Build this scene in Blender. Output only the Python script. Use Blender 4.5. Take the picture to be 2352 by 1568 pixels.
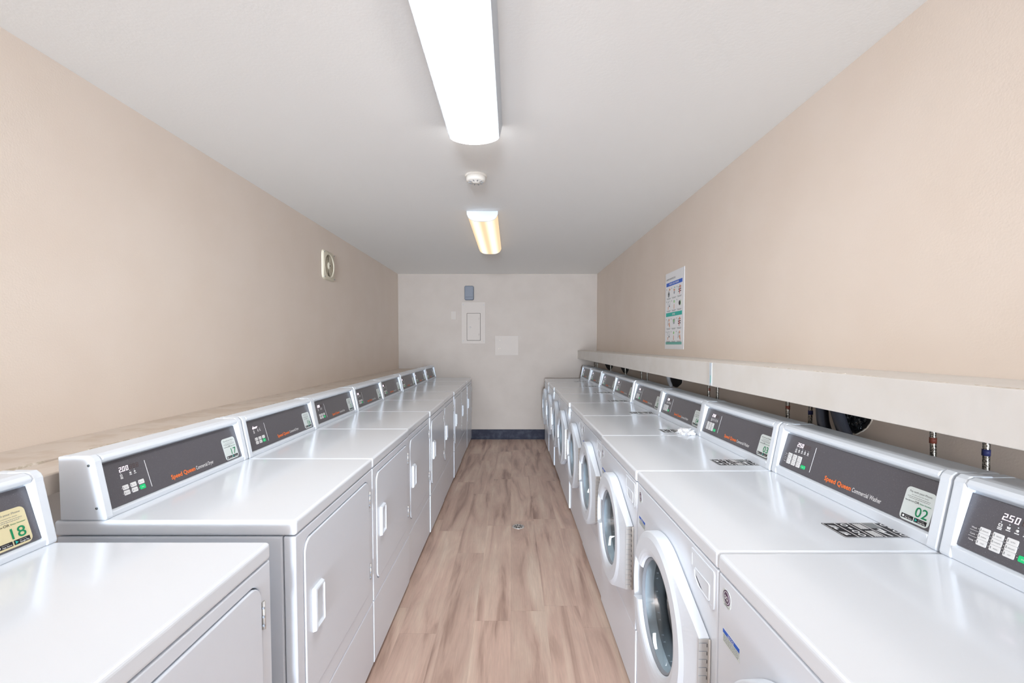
import bpy, bmesh, math, random
from mathutils import Vector, Matrix
random.seed(7)
sc = bpy.context.scene
for o in list(bpy.data.objects): bpy.data.objects.remove(o, do_unlink=True)

# ------------------------------------------------------------------ camera, light, exposure
CAMH = 1.3957
XL, XR, YB, H = -1.663, 1.247, 6.7195, 2.428      # left wall, right wall, back wall, ceiling
YF = -12.0                                          # wall behind the camera
cd = bpy.data.cameras.new('camera'); cam = bpy.data.objects.new('camera', cd)
sc.collection.objects.link(cam); sc.camera = cam
cam.location = (0, 0, CAMH); cam.rotation_euler = (math.pi/2 - .0397, 0, 0)
cd.sensor_width = 36; cd.lens = 1050/2352*36; cd.shift_y = (833.2-784)/2352; cd.shift_x = .5/2352
cd.clip_start = .05; cd.clip_end = 60
w = bpy.data.worlds.new('world'); sc.world = w; w.use_nodes = True
w.node_tree.nodes['Background'].inputs[0].default_value = (.70, .84, 1, 1)
w.node_tree.nodes['Background'].inputs[1].default_value = 1.0
vs = sc.view_settings
vs.view_transform = 'Standard'; vs.look = 'None'; vs.gamma = 1; vs.use_curve_mapping = False
vs.exposure = 0.66
L_MAIN = 13.0        # near ceiling lamp (diffuser emission)
L_FAR = 1.1         # far, warm ceiling lamp
L_DAY = 780.0         # daylight through the doorway behind the camera
DOOR = (-1.45, 1.05, 0, 2.30)
la = bpy.data.lights.new('doorway_daylight', 'AREA'); la.shape = 'RECTANGLE'
la.size = DOOR[1]-DOOR[0]; la.size_y = DOOR[3]-DOOR[2]; la.energy = L_DAY; la.color = (.79, .90, 1.03); la.spread = math.radians(110)
lo = bpy.data.objects.new('doorway_daylight', la); sc.collection.objects.link(lo)
lo.location = ((DOOR[0]+DOOR[1])/2, YF-.02, (DOOR[2]+DOOR[3])/2); lo.rotation_euler = (math.pi/2, 0, 0)

# ------------------------------------------------------------------ materials
def s2l(c): return tuple((v/255/12.92 if v/255 <= .04045 else ((v/255+.055)/1.055)**2.4) for v in c)
MATS = {}
def mat(name, col, rough=.5, metal=0, spec=.5, coat=0, emit=None, es=0, bump=None, speck=None, srgb=True):
    if name in MATS: return MATS[name]
    m = bpy.data.materials.new(name); m.use_nodes = True
    nt = m.node_tree; b = nt.nodes['Principled BSDF']
    c = s2l(col) if srgb else col
    b.inputs['Base Color'].default_value = (*c, 1); b.inputs['Roughness'].default_value = rough
    b.inputs['Metallic'].default_value = metal; b.inputs['Specular IOR Level'].default_value = spec
    b.inputs['Coat Weight'].default_value = coat; b.inputs['Coat Roughness'].default_value = .08
    if emit: b.inputs['Emission Color'].default_value = (*s2l(emit), 1); b.inputs['Emission Strength'].default_value = es
    tc = nt.nodes.new('ShaderNodeTexCoord')
    if bump:
        sc_, st, det = bump
        n = nt.nodes.new('ShaderNodeTexNoise'); n.inputs['Scale'].default_value = sc_; n.inputs['Detail'].default_value = det
        nt.links.new(tc.outputs['Object'], n.inputs['Vector'])
        bp = nt.nodes.new('ShaderNodeBump'); bp.inputs['Strength'].default_value = st; bp.inputs['Distance'].default_value = .002
        nt.links.new(n.outputs['Fac'], bp.inputs['Height']); nt.links.new(bp.outputs['Normal'], b.inputs['Normal'])
    if speck:
        sc_, lo_, hi_, c2 = speck
        n = nt.nodes.new('ShaderNodeTexNoise'); n.inputs['Scale'].default_value = sc_; n.inputs['Detail'].default_value = 3
        nt.links.new(tc.outputs['Object'], n.inputs['Vector'])
        r = nt.nodes.new('ShaderNodeMapRange'); r.inputs['From Min'].default_value = lo_; r.inputs['From Max'].default_value = hi_
        nt.links.new(n.outputs['Fac'], r.inputs['Value'])
        mx = nt.nodes.new('ShaderNodeMixRGB'); mx.inputs[1].default_value = (*c, 1); mx.inputs[2].default_value = (*s2l(c2), 1)
        nt.links.new(r.outputs[0], mx.inputs[0]); nt.links.new(mx.outputs[0], b.inputs['Base Color'])
    MATS[name] = m; return m

M_wall = mat('beige_wall_paint', (229, 215, 202), .62, spec=.3, bump=(160, .14, 3), speck=(3, .35, .7, (226, 211, 197)))
M_back = mat('greige_wall_paint', (161, 149, 139), .6, spec=.3, bump=(140, .3, 3), speck=(4, .35, .7, (157, 145, 135)))
M_ceil = mat('ceiling_paint', (243, 243, 241), .7, spec=.25, bump=(90, .2, 4))
M_white = mat('white_enamel', (234, 239, 245), .20, spec=.5, coat=.35)
M_cab = mat('white_cabinet_steel', (230, 236, 244), .28, spec=.5, coat=.2)
M_plas = mat('white_plastic', (229, 235, 242), .42, spec=.5)
M_dark = mat('dark_gap', (38, 36, 36), .9)
M_panel = mat('charcoal_overlay', (94, 92, 97), .30, spec=.5, speck=(900, .66, .74, (190, 190, 195)))
M_btn = mat('button_white', (236, 236, 236), .4)
M_green = mat('button_green', (30, 214, 130), .4)
M_seg = mat('lit_segments', (255, 235, 250), .5, emit=(255, 235, 250), es=1.3)
M_unlit = mat('unlit_segments', (88, 70, 68), .5)
M_print = mat('white_print', (240, 240, 240), .5)
M_black = mat('black_print', (30, 30, 34), .5)
M_grey = mat('grey_print', (135, 138, 138), .5)
M_orange = mat('orange_print', (255, 128, 60), .5)
M_gnum = mat('green_print', (0, 138, 88), .5)
M_stk = mat('sticker_white', (222, 230, 228), .4)
M_stk2 = mat('sticker_cream', (226, 214, 172), .4)
M_steel = mat('brushed_steel', (205, 202, 198), .38, metal=.6)
M_drum = mat('drum_steel', (226, 231, 238), .32, metal=.25)
M_gask = mat('grey_gasket', (150, 156, 164), .5)
M_screw = mat('screw_metal', (130, 138, 142), .35, metal=1)
M_blue = mat('blue_print', (30, 96, 205), .5)
M_purple = mat('maroon_print', (84, 58, 80), .5)
M_cream = mat('cream_shelf_paint', (219, 214, 208), .5, bump=(30, .3, 3), speck=(6, .4, .7, (213, 207, 199)))
M_ledge = mat('cream_ledge_paint', (214, 202, 190), .55, bump=(25, .5, 3), speck=(9, .5, .62, (205, 190, 175)))
M_chip = mat('chipped_paint', (196, 184, 166), .8, speck=(60, .45, .6, (226, 216, 204)))
M_base = mat('navy_grey_vinyl', (44, 44, 54), .75, spec=.15, speck=(14, .45, .7, (60, 62, 70)))
M_hose = mat('black_rubber_hose', (52, 54, 62), .28)
M_bag = mat('black_plastic_film', (16, 18, 20), .12, bump=(60, 1, 4))
M_braid = mat('braided_steel', (170, 165, 155), .35, metal=.8, speck=(300, .45, .55, (70, 66, 62)))
M_brown = mat('rust_tape', (120, 60, 45), .6)
M_navy = mat('navy_tape', (35, 40, 90), .6)
M_box = mat('slate_plastic', (80, 83, 92), .5)
M_boxr = mat('slate_rim', (56, 62, 73), .45)
M_panelpaint = mat('painted_steel_cover', (168, 157, 148), .6, spec=.3, bump=(60, .1, 2))
M_paper = mat('poster_paper', (238, 238, 240), .35)
M_teal = mat('teal_print', (30, 180, 165), .5)
M_teal2 = mat('pale_teal_print', (110, 180, 168), .5)
M_skin = mat('skin_print', (214, 160, 128), .5)
M_redp = mat('red_print', (200, 90, 80), .5)
M_lgreen = mat('light_green_print', (140, 195, 120), .5)
M_fan = mat('ivory_plastic', (214, 205, 184), .5)
M_fand = mat('fan_dark', (34, 28, 20), .8)
M_smoke = mat('ivory_smoke_plastic', (232, 228, 220), .45)
M_lampm = mat('lamp_white_metal', (196, 203, 210), .4)

def glass_mat():
    m = bpy.data.materials.new('door_glass'); m.use_nodes = True; nt = m.node_tree; nt.nodes.clear()
    o = nt.nodes.new('ShaderNodeOutputMaterial'); mx = nt.nodes.new('ShaderNodeMixShader')
    t = nt.nodes.new('ShaderNodeBsdfTransparent'); t.inputs[0].default_value = (.82, .90, .93, 1)
    g = nt.nodes.new('ShaderNodeBsdfGlossy'); g.inputs['Roughness'].default_value = .03
    f = nt.nodes.new('ShaderNodeFresnel'); f.inputs[0].default_value = 1.75
    nt.links.new(f.outputs[0], mx.inputs[0]); nt.links.new(t.outputs[0], mx.inputs[1]); nt.links.new(g.outputs[0], mx.inputs[2])
    nt.links.new(mx.outputs[0], o.inputs[0]); return m
M_glass = glass_mat()

def lamp_mat(name, col, st, tubes=None):
    m = bpy.data.materials.new(name); m.use_nodes = True; nt = m.node_tree; nt.nodes.clear()
    o = nt.nodes.new('ShaderNodeOutputMaterial'); e = nt.nodes.new('ShaderNodeEmission')
    e.inputs[0].default_value = (*col, 1); e.inputs[1].default_value = st
    if tubes:      # two fluorescent tubes glowing through the lens, at local x = +-tubes
        tc = nt.nodes.new('ShaderNodeTexCoord'); sp = nt.nodes.new('ShaderNodeSeparateXYZ')
        nt.links.new(tc.outputs['Object'], sp.inputs[0])
        ab = nt.nodes.new('ShaderNodeMath'); ab.operation = 'ABSOLUTE'; nt.links.new(sp.outputs[0], ab.inputs[0])
        su = nt.nodes.new('ShaderNodeMath'); su.operation = 'SUBTRACT'; su.inputs[1].default_value = tubes; nt.links.new(ab.outputs[0], su.inputs[0])
        a2 = nt.nodes.new('ShaderNodeMath'); a2.operation = 'ABSOLUTE'; nt.links.new(su.outputs[0], a2.inputs[0])
        r = nt.nodes.new('ShaderNodeValToRGB'); nt.links.new(a2.outputs[0], r.inputs[0])
        r.color_ramp.interpolation = 'EASE'
        r.color_ramp.elements[0].position = .006; r.color_ramp.elements[0].color = (.92, .78, .60, 1)
        r.color_ramp.elements[1].position = .05; r.color_ramp.elements[1].color = (.62, .45, .28, 1)
        nt.links.new(r.outputs[0], e.inputs[0])
    nt.links.new(e.outputs[0], o.inputs[0]); return m
M_lamp1 = lamp_mat('bright_diffuser', (.975, .985, 1.0), L_MAIN)
M_lamp2 = lamp_mat('warm_diffuser', (1.0, .8, .55), L_FAR, tubes=.055)

def floor_mat():
    m = bpy.data.materials.new('vinyl_plank'); m.use_nodes = True; nt = m.node_tree; b = nt.nodes['Principled BSDF']
    N = nt.nodes.new; Lk = nt.links.new
    def math_(op, a, bb=None):
        n = N('ShaderNodeMath'); n.operation = op
        for i, v in enumerate((a, bb)):
            if v is None: continue
            if isinstance(v, (int, float)): n.inputs[i].default_value = v
            else: Lk(v, n.inputs[i])
        return n.outputs[0]
    tc = N('ShaderNodeTexCoord'); sp = N('ShaderNodeSeparateXYZ'); Lk(tc.outputs['Object'], sp.inputs[0])
    x, y = sp.outputs[0], sp.outputs[1]
    cx = math_('DIVIDE', math_('ADD', x, .006), .180); col = math_('FLOOR', cx); fx = math_('FRACT', cx)
    wn = N('ShaderNodeTexWhiteNoise'); wn.noise_dimensions = '1D'; Lk(col, wn.inputs['W'])
    cy = math_('ADD', math_('DIVIDE', y, 1.22), math_('MULTIPLY', wn.outputs['Value'], 7.0))
    row = math_('FLOOR', cy); fy = math_('FRACT', cy)
    cb = N('ShaderNodeCombineXYZ'); Lk(col, cb.inputs[0]); Lk(row, cb.inputs[1])
    w2 = N('ShaderNodeTexWhiteNoise'); w2.noise_dimensions = '2D'; Lk(cb.outputs[0], w2.inputs['Vector'])
    # stretched grain, shifted per plank
    mp = N('ShaderNodeCombineXYZ')
    Lk(math_('MULTIPLY', x, 10.0), mp.inputs[0]); Lk(math_('ADD', math_('MULTIPLY', y, 1.1), math_('MULTIPLY', w2.outputs['Value'], 31)), mp.inputs[1])
    n1 = N('ShaderNodeTexNoise'); n1.inputs['Scale'].default_value = 1.0; n1.inputs['Detail'].default_value = 5; n1.inputs['Distortion'].default_value = .9
    Lk(mp.outputs[0], n1.inputs['Vector'])
    mp2 = N('ShaderNodeCombineXYZ'); Lk(math_('MULTIPLY', x, 150.0), mp2.inputs[0]); Lk(math_('ADD', math_('MULTIPLY', y, 7.0), w2.outputs['Value']), mp2.inputs[1])
    n2 = N('ShaderNodeTexNoise'); n2.inputs['Scale'].default_value = 1.0; n2.inputs['Detail'].default_value = 4; n2.inputs['Distortion'].default_value = 1.2
    Lk(mp2.outputs[0], n2.inputs['Vector'])
    r = N('ShaderNodeValToRGB'); Lk(n1.outputs['Fac'], r.inputs[0])
    els = r.color_ramp.elements
    els[0].position = .28; els[0].color = (*s2l((160, 130, 115)), 1)
    els[1].position = .74; els[1].color = (*s2l((232, 211, 192)), 1)
    e = els.new(.46); e.color = (*s2l((211, 180, 163)), 1)
    e = els.new(.60); e.color = (*s2l((222, 196, 177)), 1)
    hs = N('ShaderNodeHueSaturation'); Lk(r.outputs[0], hs.inputs['Color'])
    vv = math_('ADD', math_('MULTIPLY', w2.outputs['Value'], .10), .93)
    g2 = math_('ADD', math_('MULTIPLY', n2.outputs['Fac'], .34), .84)
    # stains: broad darker traffic dirt
    n3 = N('ShaderNodeTexNoise'); n3.inputs['Scale'].default_value = 3.0; n3.inputs['Detail'].default_value = 4; Lk(tc.outputs['Object'], n3.inputs['Vector'])
    g3 = math_('ADD', math_('MULTIPLY', n3.outputs['Fac'], .26), .80)
    # joints
    ex = math_('MINIMUM', fx, math_('SUBTRACT', 1.0, fx)); ey = math_('MINIMUM', fy, math_('SUBTRACT', 1.0, fy))
    jx = math_('LESS_THAN', ex, .005); jy = math_('LESS_THAN', ey, .0010)
    j = math_('SUBTRACT', 1.0, math_('MAXIMUM', math_('MULTIPLY', jx, .07), math_('MULTIPLY', jy, .14)))
    Lk(math_('MULTIPLY', math_('MULTIPLY', math_('MULTIPLY', vv, g2), g3), j), hs.inputs['Value'])
    Lk(hs.outputs[0], b.inputs['Base Color'])
    b.inputs['Roughness'].default_value = .42; b.inputs['Specular IOR Level'].default_value = .4
    bp = N('ShaderNodeBump'); bp.inputs['Strength'].default_value = .15; bp.inputs['Distance'].default_value = .001
    Lk(n2.outputs['Fac'], bp.inputs['Height']); Lk(bp.outputs[0], b.inputs['Normal'])
    return m
M_floor = floor_mat()

# ------------------------------------------------------------------ mesh builder
class MB:
    def __init__(s): s.v = []; s.f = []; s.mi = []; s.ms = []; s.sm = []
    def _m(s, m):
        if m not in s.ms: s.ms.append(m)
        return s.ms.index(m)
    def add(s, vs, fs, m=None, smooth=False):
        o = len(s.v); s.v += [tuple(v) for v in vs]; k = s._m(m)
        for f in fs: s.f.append([i+o for i in f]); s.mi.append(k); s.sm.append(smooth)
    def box(s, x0, x1, y0, y1, z0, z1, m=None):
        v = [(x, y, z) for x in (x0, x1) for y in (y0, y1) for z in (z0, z1)]
        s.add(v, [(0,1,3,2),(4,6,7,5),(0,4,5,1),(2,3,7,6),(0,2,6,4),(1,5,7,3)], m)
    def pbox(s, B, u0, u1, v0, v1, w0, w1, m=None):
        P = [B(u, v, w_) for u in (u0, u1) for v in (v0, v1) for w_ in (w0, w1)]
        s.add(P, [(0,1,3,2),(4,6,7,5),(0,4,5,1),(2,3,7,6),(0,2,6,4),(1,5,7,3)], m)
    def poly(s, B, pts, w0, w1, m=None):        # extruded 2D outline in basis B
        n = len(pts)
        P = [B(u, v, w1) for u, v in pts]+[B(u, v, w0) for u, v in pts]
        s.add(P, [list(range(n)), list(range(2*n-1, n-1, -1))]+[(i, n+i, n+(i+1) % n, (i+1) % n) for i in range(n)], m)
    def frame(s, B, outer, inner, w0, w1, m=None):   # matched loops
        n = len(outer)
        P = [B(*p, w1) for p in outer]+[B(*p, w1) for p in inner]+[B(*p, w0) for p in outer]+[B(*p, w0) for p in inner]
        F = []
        for i in range(n):
            j = (i+1) % n
            F += [(i, j, n+j, n+i), (2*n+i, 3*n+i, 3*n+j, 2*n+j), (i, 2*n+i, 2*n+j, j), (n+i, n+j, 3*n+j, 3*n+i)]
        s.add(P, F, m)
    def rings(s, loops, m=None, closed=True, cap0=False, cap1=False, smooth=True):
        n = len(loops[0]); V = [p for l in loops for p in l]; F = []
        for k in range(len(loops)-1):
            for i in range(n if closed else n-1):
                j = (i+1) % n; F.append((k*n+i, k*n+j, (k+1)*n+j, (k+1)*n+i))
        if cap0: F.append(list(range(n-1, -1, -1)))
        if cap1: F.append([(len(loops)-1)*n+i for i in range(n)])
        s.add(V, F, m, smooth)
    def lathe(s, B, c, prof, n=48, m=None, smooth=True, cap0=False, cap1=False):   # prof: (radius, w)
        L = [[B(c[0]+r*math.cos(2*math.pi*i/n), c[1]+r*math.sin(2*math.pi*i/n), w_) for i in range(n)] for r, w_ in prof]
        s.rings(L, m, True, cap0, cap1, smooth)
    def tube(s, pts, r, n=12, m=None):
        pts = [Vector(p) for p in pts]; L = []; up = None
        for i, p in enumerate(pts):
            t = (pts[min(i+1, len(pts)-1)]-pts[max(i-1, 0)]).normalized()
            if up is None: up = Vector((1, 0, 0)) if abs(t.x) < .8 else Vector((0, 1, 0))
            a = t.cross(up).normalized(); b = t.cross(a).normalized(); up = b.cross(t) if False else up
            L.append([p+a*r*math.cos(2*math.pi*k/n)+b*r*math.sin(2*math.pi*k/n) for k in range(n)])
        s.rings(L, m, True, True, True)
    def text(s, B, txt, u, v, size, m=None, sx=1, bold=0, align='l', w=.0006, width=None, slant=0):
        V, F, wd = tgeo(txt, bold)
        k = size
        if width: sx = width/(wd*k)
        off = 0 if align == 'l' else (-wd*k*sx/2 if align == 'c' else -wd*k*sx)
        s.add([B(u+off+(p[0]+slant*p[1])*k*sx, v+p[1]*k, w) for p in V], F, m)
    def build(s, name, parent=None, bevel=0, seg=3, m=None, link=True):
        me = bpy.data.meshes.new(name); me.from_pydata(s.v, [], s.f)
        for k in s.ms: me.materials.append(k if k else m)
        for p, i, q in zip(me.polygons, s.mi, s.sm): p.material_index = i; p.use_smooth = q
        me.update()
        bm = bmesh.new(); bm.from_mesh(me)
        if len(bm.faces) < 3000 and not getattr(s, 'keep', False): bmesh.ops.recalc_face_normals(bm, faces=bm.faces)
        bm.to_mesh(me); bm.free()
        o = bpy.data.objects.new(name, me)
        if link: sc.collection.objects.link(o)
        if parent: o.parent = parent
        if bevel:
            b = o.modifiers.new('bevel', 'BEVEL'); b.width = bevel; b.segments = seg; b.limit_method = 'ANGLE'; b.angle_limit = math.radians(40)
        return o

_tc = {}
def tgeo(txt, bold=0):
    k = (txt, bold)
    if k in _tc: return _tc[k]
    cu = bpy.data.curves.new('t', 'FONT'); cu.body = txt; cu.size = 1; cu.offset = bold; cu.resolution_u = 3
    cu.space_character = 1+bold*.8
    ob = bpy.data.objects.new('t', cu); sc.collection.objects.link(ob)
    dg = bpy.context.evaluated_depsgraph_get(); dg.update()
    me = bpy.data.meshes.new_from_object(ob.evaluated_get(dg))
    V = [(v.co.x, v.co.y) for v in me.vertices]; F = [list(p.vertices) for p in me.polygons]
    # scale so that capital height ~ 1 (bfont caps are ~.73 of size)
    V = [(a/.73, b/.73) for a, b in V]
    mn = min(a for a, b in V); V = [(a-mn, b) for a, b in V]; wd = max(a for a, b in V)
    bpy.data.objects.remove(ob); bpy.data.curves.remove(cu); bpy.data.meshes.remove(me)
    _tc[k] = (V, F, wd); return _tc[k]

def basis(O, U, V):
    O, U, V = Vector(O), Vector(U).normalized(), Vector(V).normalized(); Nn = U.cross(V)
    return lambda u, v, w_=0: O+U*u+V*v+Nn*w_
def rrect(u0, u1, v0, v1, r, n=5):
    out = []
    for cx_, cy_, a0 in ((u1-r, v1-r, 0), (u0+r, v1-r, 90), (u0+r, v0+r, 180), (u1-r, v0+r, 270)):
        for i in range(n+1):
            a = math.radians(a0+90*i/n); out.append((cx_+r*math.cos(a), cy_+r*math.sin(a)))
    return out
def squared(loop, u0, u1, v0, v1):              # outer rectangle loop matched to an inner loop by direction
    cx_ = (min(p[0] for p in loop)+max(p[0] for p in loop))/2; cy_ = (min(p[1] for p in loop)+max(p[1] for p in loop))/2
    out = []
    for a, b in loop:
        dx, dy = a-cx_, b-cy_; t = 1e9
        if dx > 1e-9: t = min(t, (u1-cx_)/dx)
        if dx < -1e-9: t = min(t, (u0-cx_)/dx)
        if dy > 1e-9: t = min(t, (v1-cy_)/dy)
        if dy < -1e-9: t = min(t, (v0-cy_)/dy)
        out.append([cx_+dx*t, cy_+dy*t])
    for c in ((u0, v0), (u0, v1), (u1, v0), (u1, v1)):      # snap the nearest point to each corner
        i = min(range(len(out)), key=lambda k: (out[k][0]-c[0])**2+(out[k][1]-c[1])**2); out[i] = list(c)
    return [tuple(p) for p in out]

def empty(name, loc, rz=0, label=None, cat=None, group=None):
    o = bpy.data.objects.new(name, None); sc.collection.objects.link(o); o.location = loc; o.rotation_euler = (0, 0, rz)
    o.empty_display_size = .1; tag(o, label, cat, group); return o
def tag(o, label=None, cat=None, group=None, kind=None):
    if label: o['label'] = label
    if cat: o['category'] = cat
    if group: o['group'] = group
    if kind: o['kind'] = kind
    return o
def struct(o): o['kind'] = 'structure'; return o
WB = basis((0, 0, 0), (1, 0, 0), (0, 1, 0))

# ------------------------------------------------------------------ room
def room():
    T = .12
    b = MB(); b.box(XL-T, XR+T, YF-T, YB+T, -.1, 0, M_floor); struct(b.build('floor'))
    b = MB(); b.box(XL-T, XR+T, YF-T, YB+T, H, H+.1, M_ceil); struct(b.build('ceiling'))
    b = MB(); b.box(XL-T, XL, YF-T, YB, 0, H, M_wall); struct(b.build('wall_left'))
    b = MB(); b.box(XR, XR+T, YF-T, YB, 0, H, M_wall); struct(b.build('wall_right'))
    b = MB(); b.box(XL-T, XR+T, YB, YB+T, 0, H, M_back); struct(b.build('wall_back'))
    b = MB()
    b.box(XL, DOOR[0], YF-T, YF, 0, H, M_wall); b.box(DOOR[1], XR, YF-T, YF, 0, H, M_wall)
    b.box(DOOR[0], DOOR[1], YF-T, YF, DOOR[3], H, M_wall); struct(b.build('wall_front'))
    # cove base along the back wall
    b = MB()
    pr = [(YB, .146), (YB-.004, .146), (YB-.005, .02), (YB-.016, .004), (YB-.016, 0), (YB, 0)]
    B = basis((0, 0, 0), (0, 1, 0), (0, 0, 1))
    b.poly(lambda u, v, w_: Vector((w_, u, v)), pr, -.62, .50, M_base); struct(b.build('baseboard_back'))
room()

# ------------------------------------------------------------------ laundry machines
W = .684
def console_parts(root, a, back, kind):
    """a: X of the panel's lower edge; returns the console object and its panel basis"""
    d0, d1 = .035, .128
    m, zb, PH = (.029, .934, .130) if kind == 'dryer' else (.032, .947, .122)
    dz = 0 if kind == 'dryer' else .008
    PB = basis((a, W-m, zb), (0, -1, 0), (d0, 0, d1))
    PW = W-2*m; ush = .038-m
    b = MB()
    side = lambda y: (lambda u, v, w_=0: Vector((u, y-w_, v)))
    # backing body between the caps, end caps standing proud of the panel
    body = [(a-.010, .914), (a-.012, zb-.004), (a+.003, zb-.001), (a+.0385, zb+.131 if kind == 'dryer' else zb+.123), (a+.018, 1.067+dz), (a+.020, 1.078+dz), (a+.026, 1.086+dz), (a+.034, 1.0895+dz), (back, 1.0895+dz), (back, .914)]
    b.poly(side(W-m+.003), body, 0, W-2*m+.006, M_plas)
    con = b.build('console', root, .0025, 2)
    cap = [(a-.013, .914), (a-.014, .922), (a+.013, 1.066+dz), (a+.014, 1.076+dz), (a+.019, 1.085+dz), (a+.029, 1.0925+dz), (a+.075, 1.0925+dz), (a+.078, 1.0905+dz), (back+.001, 1.0905+dz), (back+.001, .914)]
    for y in (W-.002, m-.001):
        c = MB(); c.poly(side(y), cap, 0, m-.003, M_plas); c.build('end_cap', con, .004, 3)
    # top rail between the caps
    c = MB(); c.poly(side(W-m), [(a+.017, 1.068+dz), (a+.013, 1.078+dz), (a+.019, 1.0865+dz), (a+.032, 1.0915+dz), (a+.050, 1.0912+dz), (a+.050, 1.086+dz), (a+.036, 1.066+dz)], 0, W-2*m, M_plas)
    c.build('top_rail', con, .003, 3)
    # end cap screws on both sides
    for yy, sg in ((W-.002, 1), (.002, -1)):
        for X_, Z_ in ((a+.028, 1.066), (a+.010, .948)):
            SB = basis((X_, yy, Z_), (-sg, 0, 0), (0, 0, 1)) if sg > 0 else basis((X_, yy, Z_), (1, 0, 0), (0, 0, 1))
            c = MB(); c.lathe(SB, (0, 0), [(.0036, 0), (.0036, .0012), (.0022, .002)], 12, M_screw, cap1=True)
            c.pbox(SB, -.0026, .0026, -.0005, .0005, .002, .0023, M_dark); c.build('screw', con)
    b = MB(); b.pbox(PB, 0, PW, 0, PH, -.0005, .0018, M_panel); b.build('control_panel', con)
    sh = ush-(.006 if kind == 'dryer' else 0)
    Q = lambda u, v, w_=0: PB(u+sh, v, w_+.0018)
    # divider line, brand name
    lx = .153 if kind == 'dryer' else .160
    b = MB(); b.pbox(Q, lx, lx+.0018, .018, .104, 0, .0004, M_print); b.build('divider_line', con)
    b = MB(); b.text(Q, 'Speed Queen', .236, .0150, .0150, M_orange, bold=.026, width=.114); b.build('brand_lettering', con)
    b = MB(); b.text(Q, 'Commercial '+('Dryer' if kind == 'dryer' else 'Washer'), .355, .0150, .0135, M_print, bold=.008, width=.094 if kind == 'dryer' else .106); b.build('machine_type_lettering', con)
    # buttons
    if kind == 'dryer':
        cols, rows, bw, bh = [.054, .082, .111], [.0375, .0215], .020, .0135
        names = ['HIGH', 'MED', 'LOW', 'DELICATE', 'NO HEAT', 'START']
        icons = [.062, .094, .110]; iv = .077
    else:
        cols, rows, bw, bh = [.031, .058, .085], [.0445, .031, .0175], .021, .0125
        names = ['REGULAR', 'DELUXE', 'ULTRA', 'NORMAL', 'SYNTHETIC', 'DELICATE', 'COLD', 'WARM', 'HOT', 'START']
        icons = [.065, .081, .097, .113, .129]; iv = .071
    spots = [(c_, r_) for r_ in rows for c_ in cols]
    if kind == 'washer': spots.append((.113, .019))
    for (u, v), nm in zip(spots, names):
        b = MB(); st = nm == 'START'
        b.poly(Q, rrect(u, u+bw, v, v+bh, .0022, 3), 0, .0012, M_green if st else M_btn)
        b.text(lambda u_, v_, w_=0: Q(u_, v_, .0012+w_), nm, u+bw*(.5 if st else .58), v+bh*.36, .0026 if not st else .003, M_print if st else M_grey, align='c', w=.0003, sx=.8)
        if not st: b.pbox(Q, u+.002, u+.0035, v+.0035, v+.009, .0012, .0015, M_grey)
        b.build('start_button' if st else 'button', con)
    b = MB()      # indicator lamps, icons, row captions
    for (u, v) in spots:
        b.pbox(Q, u-.0035, u-.002, v+.0055, v+.0070, 0, .0004, M_print)
    for i, u in enumerate(icons):
        B2 = lambda p, q, w_=0, u=u: Q(u+p, iv+q, w_)
        b.lathe(B2, (0, .0105), [(.0011, 0), (.0011, .0004)], 8, M_print, cap1=True)
        if i % 3 == 0: b.frame(B2, rrect(-.0035, .0035, .001, .007, .001, 2), rrect(-.0022, .0022, .0025, .0055, .0005, 2), 0, .0004, M_print)
        elif i % 3 == 1: b.poly(B2, [(-.0025, .001), (.0025, .001), (.0035, .006), (-.0035, .006)], 0, .0004, M_print)
        else: b.lathe(B2, (0, .004), [(.0028, 0), (.0028, .0004)], 12, M_print, cap1=True)
        b.pbox(B2, -.0042, .0042, -.0028, -.0008, 0, .0004, M_print)
        if i == 0: b.pbox(B2, -.0042, .0042, -.0060, -.0040, 0, .0004, M_print)
    if kind == 'washer':
        for t, v in (('Wash', .0485), ('Cycle', .035), ('Temp', .0215)): b.text(Q, t, .0245, v, .0036, M_print, align='r', w=.0004, bold=.01)
        for v in (.0439, .0303): b.pbox(Q, .012, .108, v, v+.0005, 0, .0014, M_print)
    b.build('panel_icons', con)
    # seven segment display
    ul = .0594 if kind == 'dryer' else .0645
    return con, Q, ul, (.091 if kind == 'dryer' else .0875)

SEG = {'0': 'abcdef', '1': 'bc', '2': 'abged', '5': 'afgcd', '8': 'abcdefg', 'd': 'bcdeg', 'o': 'cdeg', 'r': 'eg', ' ': ''}
def digits(Q, txt, u, v, m, name, con, pitch=.0118, hh=.0135, dot=None):
    b = MB(); wd = .0075; t = .0013
    for i, ch in enumerate(txt):
        x = u+i*pitch
        D = lambda p, q, w_=0, x=x: Q(x+p+q*.12, v+q, w_)
        for s_ in SEG[ch]:
            h2 = hh/2
            r = {'a': (0, wd, hh-t, hh), 'd': (0, wd, 0, t), 'g': (0, wd, h2-t/2, h2+t/2), 'f': (0, t, h2, hh), 'b': (wd-t, wd, h2, hh), 'e': (0, t, 0, h2), 'c': (wd-t, wd, 0, h2)}[s_]
            b.pbox(D, r[0], r[1], r[2], r[3], 0, .0004, m)
        if dot == i: b.pbox(D, wd+.0012, wd+.0028, 0, .0016, 0, .0004, m)
    b.build(name, con)

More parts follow.
